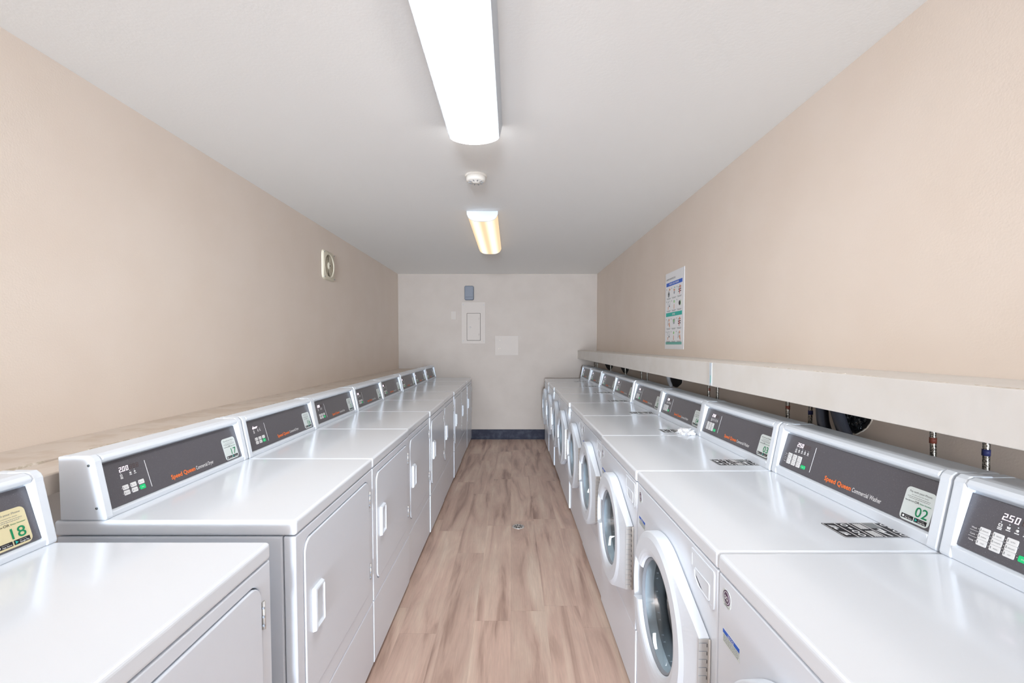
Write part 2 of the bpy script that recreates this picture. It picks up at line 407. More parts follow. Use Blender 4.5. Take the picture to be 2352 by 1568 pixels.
def sticker(root, PBQ, num, cream=False):
    u0, u1, v0, v1 = .523, .606, .003, .089
    b = MB(); b.poly(PBQ, rrect(u0, u1, v0, v1, .012, 5), 0, .0006, M_stk2 if cream else M_stk)
    st = b.build('payment_sticker', root)
    if cream: st['label'] = 'cream yellow payment sticker'
    R = lambda u, v, w_=0: PBQ(u0+u, v0+v, w_+.0006)
    b = MB(); b.text(R, 'Pay with your Phone', .0415, .0735, .0050, M_grey, align='c', width=.062)
    b.text(R, 'See instructions for details', .0415, .0668, .0027, M_grey, align='c', width=.046)
    for k, (x0, x1) in enumerate(((.008, .075), (.012, .071))):
        x = x0
        while x < x1-.004:
            l = random.uniform(.002, .006); b.pbox(R, x, min(x+l, x1), .0618-k*.0038, .0630-k*.0038, 0, .0003, M_grey); x += l+.0012
    b.text(R, 'Scan QR Code', .005, .0500, .0030, M_black, width=.0245, bold=.01)
    b.text(R, 'OR', .0315, .0490, .0062, M_black, width=.0125)
    b.text(R, 'Enter Number', .0465, .0500, .0030, M_gnum, width=.031, bold=.012)
    b.build('sticker_lettering', st)
    b = MB(); b.text(R, num, .0575, .0185, .0255, M_gnum, align='c', width=.034 if num[0] != '1' else .031, bold=.006)
    b.build('sticker_number', st)
    for x0, t1, t2 in ((.006, 'Download on the', 'App Store'), (.043, 'GET IT ON', 'Google Play')):
        b = MB(); b.pbox(R, x0, x0+.034, .0045, .0150, 0, .0004, M_black)
        T_ = lambda u, v, w_=0: R(u, v, w_+.0004)
        b.text(T_, t1, x0+.0115, .0112, .0016, M_print, width=.015, w=.0003); b.text(T_, t2, x0+.0115, .0062, .0034, M_print, width=.020, w=.0003, bold=.01)
        if t2[0] == 'G': b.poly(T_, [(x0+.003, .006), (x0+.009, .0098), (x0+.003, .0136)], 0, .0003, M_teal)
        else: b.lathe(T_, (x0+.0058, .0095), [(.0032, 0), (.0032, .0003)], 12, M_print, cap1=True)
        b.build('store_badge', st)

FB = basis((0, W, 0), (0, -1, 0), (0, 0, 1))          # front face: u from the left edge, v up, w outwards
def feet(root, X=(.05, .60)):
    for x in X:
        for y in (.05, W-.05):
            b = MB(); b.lathe(basis((x, y, 0), (1, 0, 0), (0, 1, 0)), (0, 0), [(.018, 0), (.018, .006), (.008, .008), (.008, .030)], 12, M_dark, cap0=True, cap1=True); b.build('levelling_foot', root)

def make_dryer(loc_y1):
    root = empty('dryer', (0, 0, 0)); e = .0015
    # cabinet shell
    b = MB(); b.box(.036, .655, e, W-e, .030, .8695, M_cab); b.build('cabinet', root, .004, 2)
    b = MB(); b.box(-.002, .662, .0005, W-.0005, .8715, .9138, M_white); b.build('top_panel', root, .009, 4)
    # upper front panel with the door opening
    du0, du1, dv0, dv1 = .048, .640, .360, .838
    inner = rrect(du0, du1, dv0, dv1, .042, 6); outer = squared(inner, e, W-e, .298, .8690)
    b = MB(); b.frame(FB, outer, inner, -.033, 0, M_cab); b.build('front_panel', root, .004, 3)
    b = MB(); b.pbox(FB, du0-.008, du1+.008, dv0-.008, dv1+.008, -.034, -.016, M_dark); b.build('door_seal', root)
    b = MB(); b.box(0, .034, e, W-e, .024, .2950, M_cab); b.build('lower_panel', root, .005, 3)
    # door
    b = MB(); b.poly(FB, rrect(du0+.0035, du1-.0035, dv0+.0035, dv1-.0035, .039, 6), -.016, .0035, M_cab)
    door = b.build('door', root, .003, 3)
    hu0, hu1, hv0, hv1 = .092, .162, .540, .673
    b = MB()
    o_ = rrect(hu0, hu1, hv0, hv1, .005, 3); i_ = rrect(hu0+.017, hu1-.010, hv0+.014, hv1-.012, .004, 3); m_ = rrect(hu0+.003, hu1-.003, hv0+.003, hv1-.003, .004, 3)
    m2 = rrect(hu0+.012, hu1-.006, hv0+.010, hv1-.009, .004, 3)
    lp = lambda L, w_: [FB(u, v, w_) for u, v in L]
    b.rings([lp(o_, .0035), lp(m_, .014), lp(m2, .0155), lp(i_, .006)], M_plas, smooth=False, cap1=True)
    b.build('handle', door, .0015, 2)
    for v in (.415, .719):
        b = MB(); b.pbox(FB, .6395, .6505, v, v+.066, 0, .0022, M_steel)
        b.tube([FB(.644, v, .004), FB(.644, v+.066, .004)], .0035, 10, M_steel)
        for k in range(3): b.pbox(FB, .6388, .6425, v+.008+k*.021, v+.013+k*.021, .0002, .0072, M_gask)
        b.build('hinge', door)
    con, Q, ul, dv = console_parts(root, .532, .643, 'dryer')
    feet(root)
    return root, con, Q, ul, dv

def make_washer():
    root = empty('washer', (0, 0, 0)); e = .0015
    b = MB(); b.box(.036, .62, e, .010, .030, .8695, M_cab); b.box(.036, .62, W-.010, W-e, .030, .8695, M_cab)
    b.box(.61, .62, .010, W-.010, .030, .8695, M_cab); b.box(.036, .61, .010, W-.010, .030, .038, M_cab); b.build('cabinet', root, .003, 2)
    b = MB(); b.box(-.003, .66, .0005, W-.0005, .8715, .9138, M_white); b.build('top_panel', root, .009, 4)
    CU, CV, R = W-.350, .558, .244
    # front panel with round opening
    hole = [(CU+.172*math.cos(2*math.pi*i/64), CV+.172*math.sin(2*math.pi*i/64)) for i in range(64)]
    outer = squared(hole, e, W-e, .290, .8690)
    b = MB(); b.frame(FB, outer, hole, -.033, 0, M_cab); b.build('front_panel', root, .004, 2)
    b = MB(); b.box(.002, .034, e, W-e, .024, .2870, M_cab); b.build('lower_panel', root, .004, 2)
    # tub and gasket
    b = MB(); b.lathe(FB, (CU, CV), [(.171, -.034), (.190, -.06), (.236, -.065), (.236, -.40), (.03, -.41)], 48, M_drum, cap1=True)
    for k in range(3):
        a = 2*math.pi*k/3+.5
        P = [FB(CU+.233*math.cos(a+t)-.0*math.sin(a), CV+.233*math.sin(a+t), w_) for t in (-.14, .14) for w_ in (-.08, -.38)]+[FB(CU+.19*math.cos(a), CV+.19*math.sin(a), w_) for w_ in (-.08, -.38)]
        b.add(P, [(0, 1, 5, 4), (2, 4, 5, 3), (0, 4, 2), (1, 3, 5)], M_drum)
    b.build('drum', root)
    b = MB(); b.lathe(FB, (CU, CV), [(.1715, -.002), (.172, -.030), (.160, -.040), (.168, -.055), (.185, -.062)], 48, M_gask); b.build('gasket', root)
    # door: disc whose hinge side runs out to a straight edge
    hy, hz = .313, .127
    pts = [(R*math.cos(2*math.pi*i/360), R*math.sin(2*math.pi*i/360)) for i in range(360)]+[(hy, z) for z in (-hz, -.06, 0, .06, hz)]
    def rout(th):           # support of the convex hull along direction th, by ray casting on the hull
        c_, s_ = math.cos(th), math.sin(th)
        best = R
        d = math.hypot(hy, hz); al = math.atan2(hz, hy); be = math.acos(R/d)   # tangent point angle = al+be
        for sg in (1, -1):
            tp = (R*math.cos(al+be), sg*R*math.sin(al+be)); q = (hy, sg*hz)
            den = c_*(q[1]-tp[1])-s_*(q[0]-tp[0])
            if abs(den) > 1e-9:
                t = (tp[0]*(q[1]-tp[1])-tp[1]*(q[0]-tp[0]))/den; s2 = (tp[0]*s_-tp[1]*c_)/den
                if t > 0 and -1e-6 <= s2 <= 1+1e-6: best = max(best, t)
        if c_ > 1e-6 and abs(s_/c_*hy) <= hz: best = max(best, hy/c_)
        return best
    n0, n1 = math.radians(180-27), math.radians(180+16)     # handle notch (on the left side)
    ths = sorted(set([2*math.pi*i/120 for i in range(120)]+[n0-.004, n0+.004, n1-.004, n1+.004, math.atan2(hz, hy), 2*math.pi-math.atan2(hz, hy)]))
    prof_names = 11; loops = [[] for _ in range(prof_names)]
    for th in ths:
        ro = rout(th); nt_ = n0 < th < n1
        ext = max(0, min(1, (ro-R)/.065))
        P = [(.162, -.012), (.162, .030), (.167, .037), (.176, .041), (.188, .043), (.190, .043), (.222, .043), (.2235, .043), (R-.004+ext*.004, .037), (ro-.001, .034-.006*ext), (ro, .003)]
        if nt_: P[2] = (.166, .024); P[3] = (.1665, .004); P[4] = (.176, .001); P[5] = (.190, .0); P[6] = (.223, .0); P[7] = (.2245, .040)
        P[8] = (min(P[8][0], ro-.003), P[8][1])
        for k, (r_, w_) in enumerate(P): loops[k].append(FB(CU+r_*math.cos(th), CV+r_*math.sin(th), w_))
    b = MB(); b.rings(loops, M_plas, smooth=False); b.rings([loops[-1], loops[0]], M_plas, smooth=False)
    door = b.build('door', root, .0025, 2)
    b = MB(); prof = [(.1615, .026), (.158, .028), (.154, .018), (.146, -.005), (.140, -.045), (.130, -.075), (.10, -.083), (.05, -.085), (.004, -.085)]
    b.lathe(FB, (CU, CV), prof, 64, M_glass, cap1=True); b.build('door_glass', door)
    b = MB(); b.lathe(FB, (CU, CV), [(.162, .020), (.1605, .0305), (.156, .0305), (.1545, .020)], 64, M_gask); b.build('glass_rim', door)
    # piano hinge on the straight edge
    b = MB(); hu = CU+hy
    b.pbox(FB, hu+.0002, hu+.0022, CV-hz+.002, CV+hz-.002, 0, .030, M_steel)
    b.tube([FB(hu+.003, CV-hz+.002, .003), FB(hu+.003, CV+hz-.002, .003)], .0035, 10, M_steel)
    for k in range(12):
        v = CV-hz+.010+k*.0202; b.pbox(FB, hu+.002, hu+.0030, v, v+.010, .010, .020, M_steel)
        b.pbox(FB, hu+.0018, hu+.0034, v+.001, v+.009, .0085, .0098, M_dark)
        b.pbox(FB, hu+.0018, hu+.0034, v+.0105, v+.0110, .009, .029, M_gask)
    b.build('hinge', door)
    # detergent drawer at the upper right
    out = [(W-.018, .856), (W-.158, .852)]+[(W-.158+.004*0, .820)]
    out = []
    for i in range(7):        # lower left curve
        t = i/6; out.append((W-.160+.135*t**1.0, .815-.054*math.sin(t*math.pi/2)))
    oval = [(W-.160, .853), (W-.160, .815)]+out[1:-1]+[(W-.024, .761), (W-.018, .766), (W-.018, .850), (W-.023, .856), (W-.155, .856)]
    cu_ = sum(p[0] for p in oval)/len(oval); cv_ = sum(p[1] for p in oval)/len(oval)
    inn = [(cu_+(p[0]-cu_)*.86, cv_+(p[1]-cv_)*.80) for p in oval]
    b = MB(); b.frame(FB, oval, inn, -.001, .0022, M_plas); b.poly(FB, inn, -.001, .0015, M_plas)
    dr = b.build('detergent_drawer', root, .001, 2)
    b = MB(); lo_ = [(W-.135, .808), (W-.128, .790), (W-.105, .776), (W-.045, .771), (W-.040, .776), (W-.040, .812), (W-.046, .815), (W-.130, .815)]
    b.rings([[FB(u, v, .0018) for u, v in lo_], [FB(u, v, .0045) for u, v in [(cu2*.96+(W-.085)*.04, cv2*.96+.793*.04) for cu2, cv2 in lo_]], [FB(u*.88+(W-.085)*.12, v*.8+.793*.2, .0022) for u, v in lo_]], M_plas, smooth=False, cap1=True)
    b.build('drawer_grip', dr, .001, 2)
    # badge and notice label at the upper left
    b = MB(); b.poly(FB, rrect(.022, .060, .8065, .846, .012, 4), 0, .0005, M_stk)
    b.lathe(FB, (.041, .829), [(.0165, .0005), (.0165, .0009)], 24, M_purple, cap1=True)
    Fq = lambda u, v, w_=0: FB(u, v, w_+.0009)
    b.frame(Fq, [(.041+.0135*math.cos(a*.2618), .829+.0135*math.sin(a*.2618)) for a in range(24)], [(.041+.0125*math.cos(a*.2618), .829+.0125*math.sin(a*.2618)) for a in range(24)], 0, .0003, M_print)
    b.text(Fq, 'SQ', .041, .8245, .009, M_print, align='c', w=.0003, bold=.02)
    for k in range(3): b.pbox(Fq, .030, .052, .8095-k*.0, .8110, -.0003, 0, M_grey)
    b.build('round_badge', root)
    b = MB(); b.pbox(FB, .027, .102, .722, .752, 0, .0005, M_stk); b.pbox(FB, .027, .102, .743, .752, .0005, .0008, M_blue)
    b.text(FB, 'NOTICE', .0645, .7447, .0055, M_print, align='c', w=.0011, bold=.02)
    for k in range(4):
        x = .030
        while x < .097: l = random.uniform(.003, .010); b.pbox(FB, x, min(x+l, .099), .7385-k*.0042, .7400-k*.0042, .0005, .0008, M_grey); x += l+.0015
    b.build('notice_label', root)
    # printed instruction label on the top panel
    LB = basis((.353, W-.509, .9138), (0, -1, 0), (1, 0, 0)); b = MB(); LW, LH = .096, .176
    b.poly(LB, rrect(0, LW, 0, LH, .006, 3), 0, .0005, M_black)
    b.frame(LB, rrect(.002, LW-.002, .002, LH-.002, .005, 3), rrect(.0032, LW-.0032, .0032, LH-.0032, .004, 3), .0005, .0008, M_print)
    for k in range(1, 5): b.pbox(LB, .003, LW-.003, k*LH/5-.0011, k*LH/5+.0011, .0005, .0008, M_print)
    rh = LH/5
    for k in range(5):
        v = k*rh+.006
        if k in (0,):
            for g in (0, 1):
                for q in range(3): b.poly(LB, [(.014+g*.042+q*.006, v+.004), (.016+g*.042+q*.006, v+.004), (.024+g*.042+q*.006, v+.020), (.022+g*.042+q*.006, v+.020)], .0005, .0008, M_print)
                b.pbox(LB, .034+g*.036, .044+g*.036, v+.006, v+.012, .0005, .0008, M_print)
        elif k in (1, 4):
            for q in range(4):
                c = (.016+q*.021, v+.012)
                L1 = [(c[0]+.0085*math.cos(a*.5236), c[1]+.0085*math.sin(a*.5236)) for a in range(12)]; L2 = [(c[0]+.0055*math.cos(a*.5236), c[1]+.0055*math.sin(a*.5236)) for a in range(12)]
                if q == 1: b.pbox(LB, c[0]-.006, c[0]+.006, c[1]-.002, c[1]+.004, .0005, .0008, M_print)
                else: b.frame(LB, L1, L2, .0005, .0008, M_print)
        elif k == 2:
            for g in (.008, .054):
                for q in range(4): b.pbox(LB, g, g+.034, v+.003+q*.0055, v+.0065+q*.0055, .0005, .0008, M_print)
        else:
            b.pbox(LB, .004, .036, v-.004, v+.027, .0005, .0008, M_grey); b.pbox(LB, .040, .062, v+.010, v+.018, .0005, .0008, M_print)
            b.poly(LB, [(.050, v+.0), (.086, v+.010), (.086, v+.015), (.050, v+.006)], .0005, .0008, M_print)
    b.build('instruction_label', root)
    con, Q, ul, dv = console_parts(root, .521, .650, 'washer')
    feet(root)
    return root, con, Q, ul, dv

def kids(o): return [c for c in bpy.data.objects if c.parent == o]
def copy_tree(o, parent=None):
    c = o.copy(); sc.collection.objects.link(c)
    if parent: c.parent = parent
    for ch in kids(o): copy_tree(ch, c)
    return c

ORD = ['nearest', 'second', 'third', 'fourth', 'fifth', 'sixth', 'seventh', 'eighth', 'farthest']
DW, WW = .686, .685
DXF, WXF = -.594, .482
dj = [0, 0, .002, -.003, .002, -.002, .003, -.002, 0]
wj = [.0, 0, -.004, .002, .006, -.004, .002, -.006, -.010]
# dryers: 18 nearest, 10 at the back wall
proto, con, Q, ul, dv = make_dryer(0)
copies = [proto]+[copy_tree(proto) for _ in range(8)]
for i, o in enumerate(copies):
    num = 18-i
    far = YB-(8-i)*DW+DW-DW if False else None
    y1 = (YB-8*DW-.127) if i == 0 else YB-.001-(8-i)*DW      # far edge of this dryer
    o.location = (DXF+dj[i], y1, 0); o.rotation_euler = (0, 0, math.pi)
    cn = [k for k in kids(o) if k.name.startswith('console')][0]
    if num == 16: digits(Q, 'door', ul-.002, dv, M_seg, 'display', cn, pitch=.0105, hh=.0125)
    else:
        digits(Q, '200', ul, dv, M_seg, 'display', cn, dot=0); digits(Q, '888', ul+.0372, dv, M_unlit, 'unlit_display', cn)
    sticker(o, Q, str(num), cream=(num == 18))
    where = {18: 'nearest the camera', 10: 'farthest, against the back wall'}.get(num, '%s from the camera' % ORD[i])
    extra = 'cream yellow' if num == 18 else 'pale'
    tag(o, 'white dryer with %s sticker %d, left row, %s' % (extra, num, where), 'dryer', 'white dryers in the left row')
proto, con, Q, ul, dv = make_washer()
copies = [proto]+[copy_tree(proto) for _ in range(8)]
for i, o in enumerate(copies):
    num = i+1
    y0 = YB-.1946-(8-i)*WW-WW
    o.location = (WXF+wj[i], y0, 0)
    cn = [k for k in kids(o) if k.name.startswith('console')][0]
    digits(Q, '250', ul, dv, M_seg, 'display', cn, dot=0); digits(Q, '888', ul+.0372, dv, M_unlit, 'unlit_display', cn)
    sticker(o, Q, '%02d' % num)
    where = {1: 'nearest the camera at the right edge', 9: 'farthest, beside the back wall', 4: 'with white scrap on its top'}.get(num, '%s from the camera' % ORD[i])
    tag(o, 'white front-load washer with sticker %02d, right row, %s' % (num, where), 'washer', 'white washers in the right row')
W4 = copies[3].location.copy()

# ------------------------------------------------------------------ crumpled scrap on washer 04
def scrap():
    bm = bmesh.new(); bmesh.ops.create_icosphere(bm, subdivisions=4, radius=1)
    rnd = random.Random(3)
    from mathutils import noise
    for v in bm.verts:
        p = v.co.copy(); n = noise.noise(p*2.2)*.5+noise.noise(p*5)*.28
        v.co = p*(1+n); v.co.x *= .040; v.co.y *= .055; v.co.z = max(v.co.z, -.30)*.020
    me = bpy.data.meshes.new('paper_scrap'); bm.to_mesh(me); bm.free(); me.materials.append(M_paper)
    o = bpy.data.objects.new('paper_scrap', me); sc.collection.objects.link(o)
    o.location = (W4.x+.512-.045, W4.y+.055, .9138+.0062)
    tag(o, 'crumpled white paper scrap lying on the top of a washer by its console', 'paper')
scrap()

# ------------------------------------------------------------------ left ledge, right shelves
def left_ledge():
    r = empty('wall_ledge', (XL, 2.5, .99), 0, 'low cream painted ledge running along the left wall behind the dryers', 'ledge')
    loc = lambda x, y, z: (x-XL, y-2.5, z-.99)
    def bx(name, x0, x1, y0, y1, z0, z1, m, bev=.002):
        b = MB(); a, c = loc(x0, y0, z0), loc(x1, y1, z1); b.box(a[0], c[0], a[1], c[1], a[2], c[2], m); return b.build(name, r, bev, 2)
    bx('back_board', XL, -1.415, YF, YB, .99, 1.046, M_ledge)
    bx('front_board', -1.413, -1.262, YF, YB, .985, 1.040, M_ledge)
    b = MB(); rnd = random.Random(5); y = .2     # flaking caulk along the board joint
    while y < 6.4:
        l = rnd.uniform(.03, .22); a = loc(-1.416-rnd.uniform(0, .002), y, 1.0395); c = loc(-1.412+rnd.uniform(0, .003), y+l, 1.0465+rnd.uniform(0, .001))
        b.box(a[0], c[0], a[1], c[1], a[2], c[2], M_chip); y += l+rnd.uniform(.01, .1)
    b.build('caulk_line', r)
left_ledge()
def shelf(y0, y1, dx, label, pipes=False):
    r = empty('wall_shelf', (XR, (y0+y1)/2, 1.31), 0, label, 'shelf', None)
    ym = (y0+y1)/2
    b = MB(); b.box(.985+dx-XR, 0, y0-ym, y1-ym, -.020, 0, M_cream); b.build('shelf_board', r, .002, 2)
    b = MB(); b.box(.968+dx-XR, .984+dx-XR, y0-ym, y1-ym, -.114, .0005, M_cream); b.build('fascia_board', r, .002, 2)
    b = MB(); rnd = random.Random(int(y1*10)); y = y0+.05      # flaking paint along the front edge joint
    while y < y1-.1:
        l = rnd.uniform(.02, .14); b.box(.982+dx-XR, .9865+dx-XR, y-ym, y+l-ym, -.002, .0012+rnd.uniform(0, .0006), M_chip); y += l+rnd.uniform(.02, .16)
    b.build('flaking_edge', r)
    n = int((y1-y0)/1.2)+1
    for k in range(n):                                  # brackets under the board, hidden behind the fascia
        y = y0+.15+(y1-y0-.3)*k/max(1, n-1)
        b = MB(); b.box(.99+dx-XR, 0, y-.015-ym, y+.015-ym, -.050, -.020, M_cream); b.build('bracket', r)
shelf(2.214, YB, 0, 'long cream wall shelf with fascia running from the back wall above the far washers')
shelf(YF, 2.206, -.004, 'near cream wall shelf length above the closest washers, right of the white taped joint')
b = MB(); b.box(.9615, .9640, 2.196, 2.222, 1.199, 1.309, M_lampm); o = b.build('joint_tape', None, .0005, 2)
b2 = MB(); b2.box(.9610, .9616, 2.203, 2.209, 1.212, 1.248, M_teal2); t = b2.build('blue_strip', o)
tag(o, 'white strip of tape covering the joint between the two right wall shelf boards', 'tape')

# ------------------------------------------------------------------ hoses and wall openings behind the washers
def hose_pair(y, label, tape):
    for k, (dy, x) in enumerate(((0, 1.205), (-.155, 1.200))): pass
def braided(y, lean, tape, label, r=.0075, wob=0):
    ys = y
    pts = [(XR+.001, ys, 1.262), (1.225, ys, 1.262), (1.208, ys, 1.25)]+[(1.203+.002*math.sin(t*9+y), ys+lean*t, 1.235-.60*t) for t in [i/24 for i in range(25)]]
    b = MB(); b.tube([Vector(p)-Vector((XR, y, 1.262)) for p in pts], r, 12, M_braid)
    o = b.build('braided_hose'); o.location = (XR, y, 1.262)
    tag(o, label, 'hose', 'braided water hoses behind the washers')
    if tape:
        c = MB(); z0 = 1.125
        yy = ys+lean*(1.235-z0)/.60
        c.tube([Vector((1.203, yy, z0-.010))-Vector((XR, y, 1.262)), Vector((1.203, yy, z0+.006))-Vector((XR, y, 1.262))], r+.0012, 12, tape)
        c.tube([Vector((1.203, yy, z0-.055))-Vector((XR, y, 1.262)), Vector((1.203, yy, z0-.047))-Vector((XR, y, 1.262))], r+.0010, 12, tape); c.build('tracer_band', o)
HO = [(1.300, .03, M_brown, 'rust marked'), (1.262, -.01, M_navy, 'blue marked')]
hs = [(1.305, -.05, M_brown, 'braided steel hose with rust mark, just left of washer 01 console corner'),
      (1.155, -.03, M_navy, 'braided steel hose with blue bands, above the seam of washers 01 and 02'),
      (1.990, -.04, M_brown, 'rust stained braided hose near the far end of washer 02'),
      (1.835, -.02, M_navy, 'thin braided hose with dark fleck, left of black drain hose behind washer 02'),
      (2.790, -.05, M_brown, 'braided steel hose below the white taped shelf joint'),
      (2.665, -.02, None, 'braided steel hose right of the taped shelf joint'),
      (4.235, -.03, None, 'left hose of the pair between the black wall openings, fourth and fifth washers'),
      (4.055, -.02, None, 'right hose of the pair between the black wall openings, fourth and fifth washers'),
      (5.57, -.02, None, 'pale hose crossing the farthest black wall opening'),
      (4.84, -.02, None, 'pale hose crossing the middle black wall opening'),
      (6.56, -.02, None, 'dark paired hose nearest the back wall, left of it'),
      (6.44, -.02, None, 'dark paired hose nearest the back wall, right of it')]
for y, l, t, lab in hs: braided(y, l, t, lab)
def opening(y, z, R_, label, bag, Rz=None):
    kz = (Rz or R_)/R_
    # rough round hole in the wall board with a dark liner, rim ring and stuffed black plastic
    O = (XR, y, z)
    B = basis((0, 0, 0), (0, -1, 0), (0, 0, 1))      # w towards -x (into the room)
    r = empty('wall_opening', O, 0, label, 'wall opening', 'drain openings in the wall behind the washers')
    rnd = random.Random(int(y*100)); n = 40
    rad = [R_*(1+.06*math.sin(3*i*2*math.pi/n+y)+rnd.uniform(-.03, .03)) for i in range(n)]
    b = MB(); pt = lambda k, w_: [B(k*rad[i]*math.cos(2*math.pi*i/n), kz*k*rad[i]*math.sin(2*math.pi*i/n), w_) for i in range(n)]
    b.rings([pt(1.06, 0), pt(1.03, .0025), pt(1.0, .0022)], M_chip, smooth=False); b.build('ragged_rim', r)
    b = MB(); b.rings([pt(1.0, .0021), pt(.5, .0022), pt(.02, .0022)], M_dark, smooth=False, cap1=True); b.build('dark_liner', r)
    if bag:
        from mathutils import noise
        bm = bmesh.new(); bmesh.ops.create_icosphere(bm, subdivisions=5, radius=1)
        for v in bm.verts:
            p = v.co.copy(); d = 1+.28*noise.noise(p*3+Vector((y, 0, 0)))+.22*abs(noise.noise(p*7))
            v.co = Vector((-max(0, -p.x)*.035*d+.0, p.y*R_*.78*min(d, 1.2), p.z*R_*.78*min(d, 1.2)))
        me = bpy.data.meshes.new('plastic_stuffing'); bm.to_mesh(me); bm.free(); me.materials.append(M_bag)
        o = bpy.data.objects.new('plastic_stuffing', me); sc.collection.objects.link(o); o.parent = r; o.location = (-.003, 0, 0)
M_pale = mat('pale_grey_hose', (190, 190, 192), .4)
def drain(y, pts, r, label, m=None):
    O = Vector((XR, y, 1.2)); P = [Vector(p) for p in pts]
    # Catmull-Rom through the points
    out = []
    Pp = [P[0]*2-P[1]]+P+[P[-1]*2-P[-2]]
    for i in range(1, len(Pp)-2):
        for k in range(8):
            t = k/8; a, b_, c, d = Pp[i-1], Pp[i], Pp[i+1], Pp[i+2]
            out.append(.5*((2*b_)+(c-a)*t+(2*a-5*b_+4*c-d)*t*t+(3*b_-a-3*c+d)*t**3))
    out.append(P[-1])
    b = MB(); b.tube([p-O for p in out], r, 16, m or M_hose); o = b.build('drain_hose'); o.location = O
    tag(o, label, 'hose', 'drain hoses behind the washers')
opening(1.655, 1.148, .075, 'round wall opening stuffed with black plastic behind washer 02', True)
drain(1.70, [(XR-.004, 1.732, 1.245), (1.200, 1.752, 1.20), (1.184, 1.730, 1.11), (1.182, 1.690, 1.02), (1.180, 1.680, .85)], .021, 'thick black drain hose curving down left of the plastic stuffed opening')
drain(1.62, [(XR-.004, 1.668, 1.240), (1.200, 1.685, 1.19), (1.184, 1.632, 1.108), (1.182, 1.575, 1.02), (1.180, 1.560, .85)], .021, 'thick black drain hose slanting across the plastic stuffed opening')
opening(3.50, 1.175, .175, 'dark wall opening with pale grey hoses behind washers 04 and 05', False, .105)
drain(3.45, [(XR-.004, 3.54, 1.245), (1.215, 3.55, 1.235), (1.205, 3.54, 1.19), (1.20, 3.48, 1.12), (1.19, 3.40, 1.06), (1.185, 3.36, .85)], .014, 'pale grey hose slanting across the dark opening behind washers 04 and 05', M_pale)
opening(5.03, 1.180, .20, 'middle dark wall opening behind washer 07, crossed by a pale hose', False, .10)
opening(5.86, 1.180, .29, 'farthest and widest dark wall opening near the back wall', False, .10)

# ------------------------------------------------------------------ ceiling fixtures
def wrap_light(name, cx_, y0, y1, wd, dep, cap, lm, label, metal_w):
    L = y1-y0
    r = empty(name, (cx_, (y0+y1)/2, H), 0, label, 'ceiling light', None)
    b = MB(); wrap = cap == 'near'
    if wrap: b.box(-metal_w/2, metal_w/2, -L/2, L/2, -.022, -.0005, M_lampm)
    else: b.poly(lambda u, v, w_=0: Vector((u, w_, v)), [(-metal_w/2, -.0005), (metal_w/2, -.0005), (metal_w/2-.004, -.020), (wd/2+.006, -.064), (-wd/2-.006, -.064), (-metal_w/2+.004, -.020)], -L/2, L/2, M_lampm)
    b.build('housing', r, .001, 1)
    # wrap-around lens
    n = 20; pr = []
    for i in range(n+1):
        t = i/n; x = -wd/2+wd*t; s_ = abs(2*t-1)
        pr.append((x, -.024-(dep-.024)*(1-s_**3.2)**.6) if wrap else (x, -.066-(dep-.066)*(1-s_**2)**.75))
    zt = -.0225 if wrap else -.0645
    pr2 = pr+[(wd/2, zt), (-wd/2, zt)]
    e = .004 if cap else .0
    b = MB(); B = lambda u, v, w_=0: Vector((u, w_, v))
    b.poly(B, pr2, -L/2+e, L/2-e, lm)
    b.build('diffuser', r)
    ends = [-L/2, L/2-.004] if cap == 'both' else ([-L/2] if cap == 'near' else [])
    for y in ends:
        pe = [(u*1.02, v*1.03) for u, v in pr2]
        b = MB(); b.poly(B, [(-wd/2-.003, -.001)]+[(u*1.02, v*1.04) for u, v in pr]+[(wd/2+.003, -.001)], y-.004, y+.004, M_lampm); b.build('end_cap', r, .001, 1)
    return r
wrap_light('ceiling_light', -.175, .95, 2.19, .222, .092, None, M_lamp1, 'bright white fluorescent ceiling light nearest the camera', .262)
wrap_light('ceiling_light', -.228, 3.575, 4.865, .236, .078, 'near', M_lamp2, 'small warm glowing fluorescent ceiling light farther back', .224)

def smoke():
    r = empty('smoke_detector', (-.219, 2.835, H), 0, 'round ivory smoke detector on the ceiling between the two lights', 'smoke detector')
    B = basis((0, 0, 0), (1, 0, 0), (0, -1, 0))      # w down
    b = MB(); b.lathe(B, (0, 0), [(.066, 0), (.067, .006), (.064, .011), (.058, .012)], 40, M_smoke, cap1=True); b.build('base_plate', r)
    b = MB(); b.lathe(B, (0, 0), [(.058, .012), (.060, .020), (.058, .034), (.050, .040), (.022, .043), (.02, .046)], 40, M_smoke, cap1=True); body = b.build('detector_cover', r)
    b = MB()
    for k in range(10):
        a = k*2*math.pi/10; c_, s_ = math.cos(a), math.sin(a)
        b.poly(lambda u, v, w_=0: B(u*c_-v*s_, u*s_+v*c_, w_), [(.028, -.002), (.046, -.002), (.046, .002), (.028, .002)], .0405, .0436, M_gask)
    b.build('vent_slots', body)
smoke()

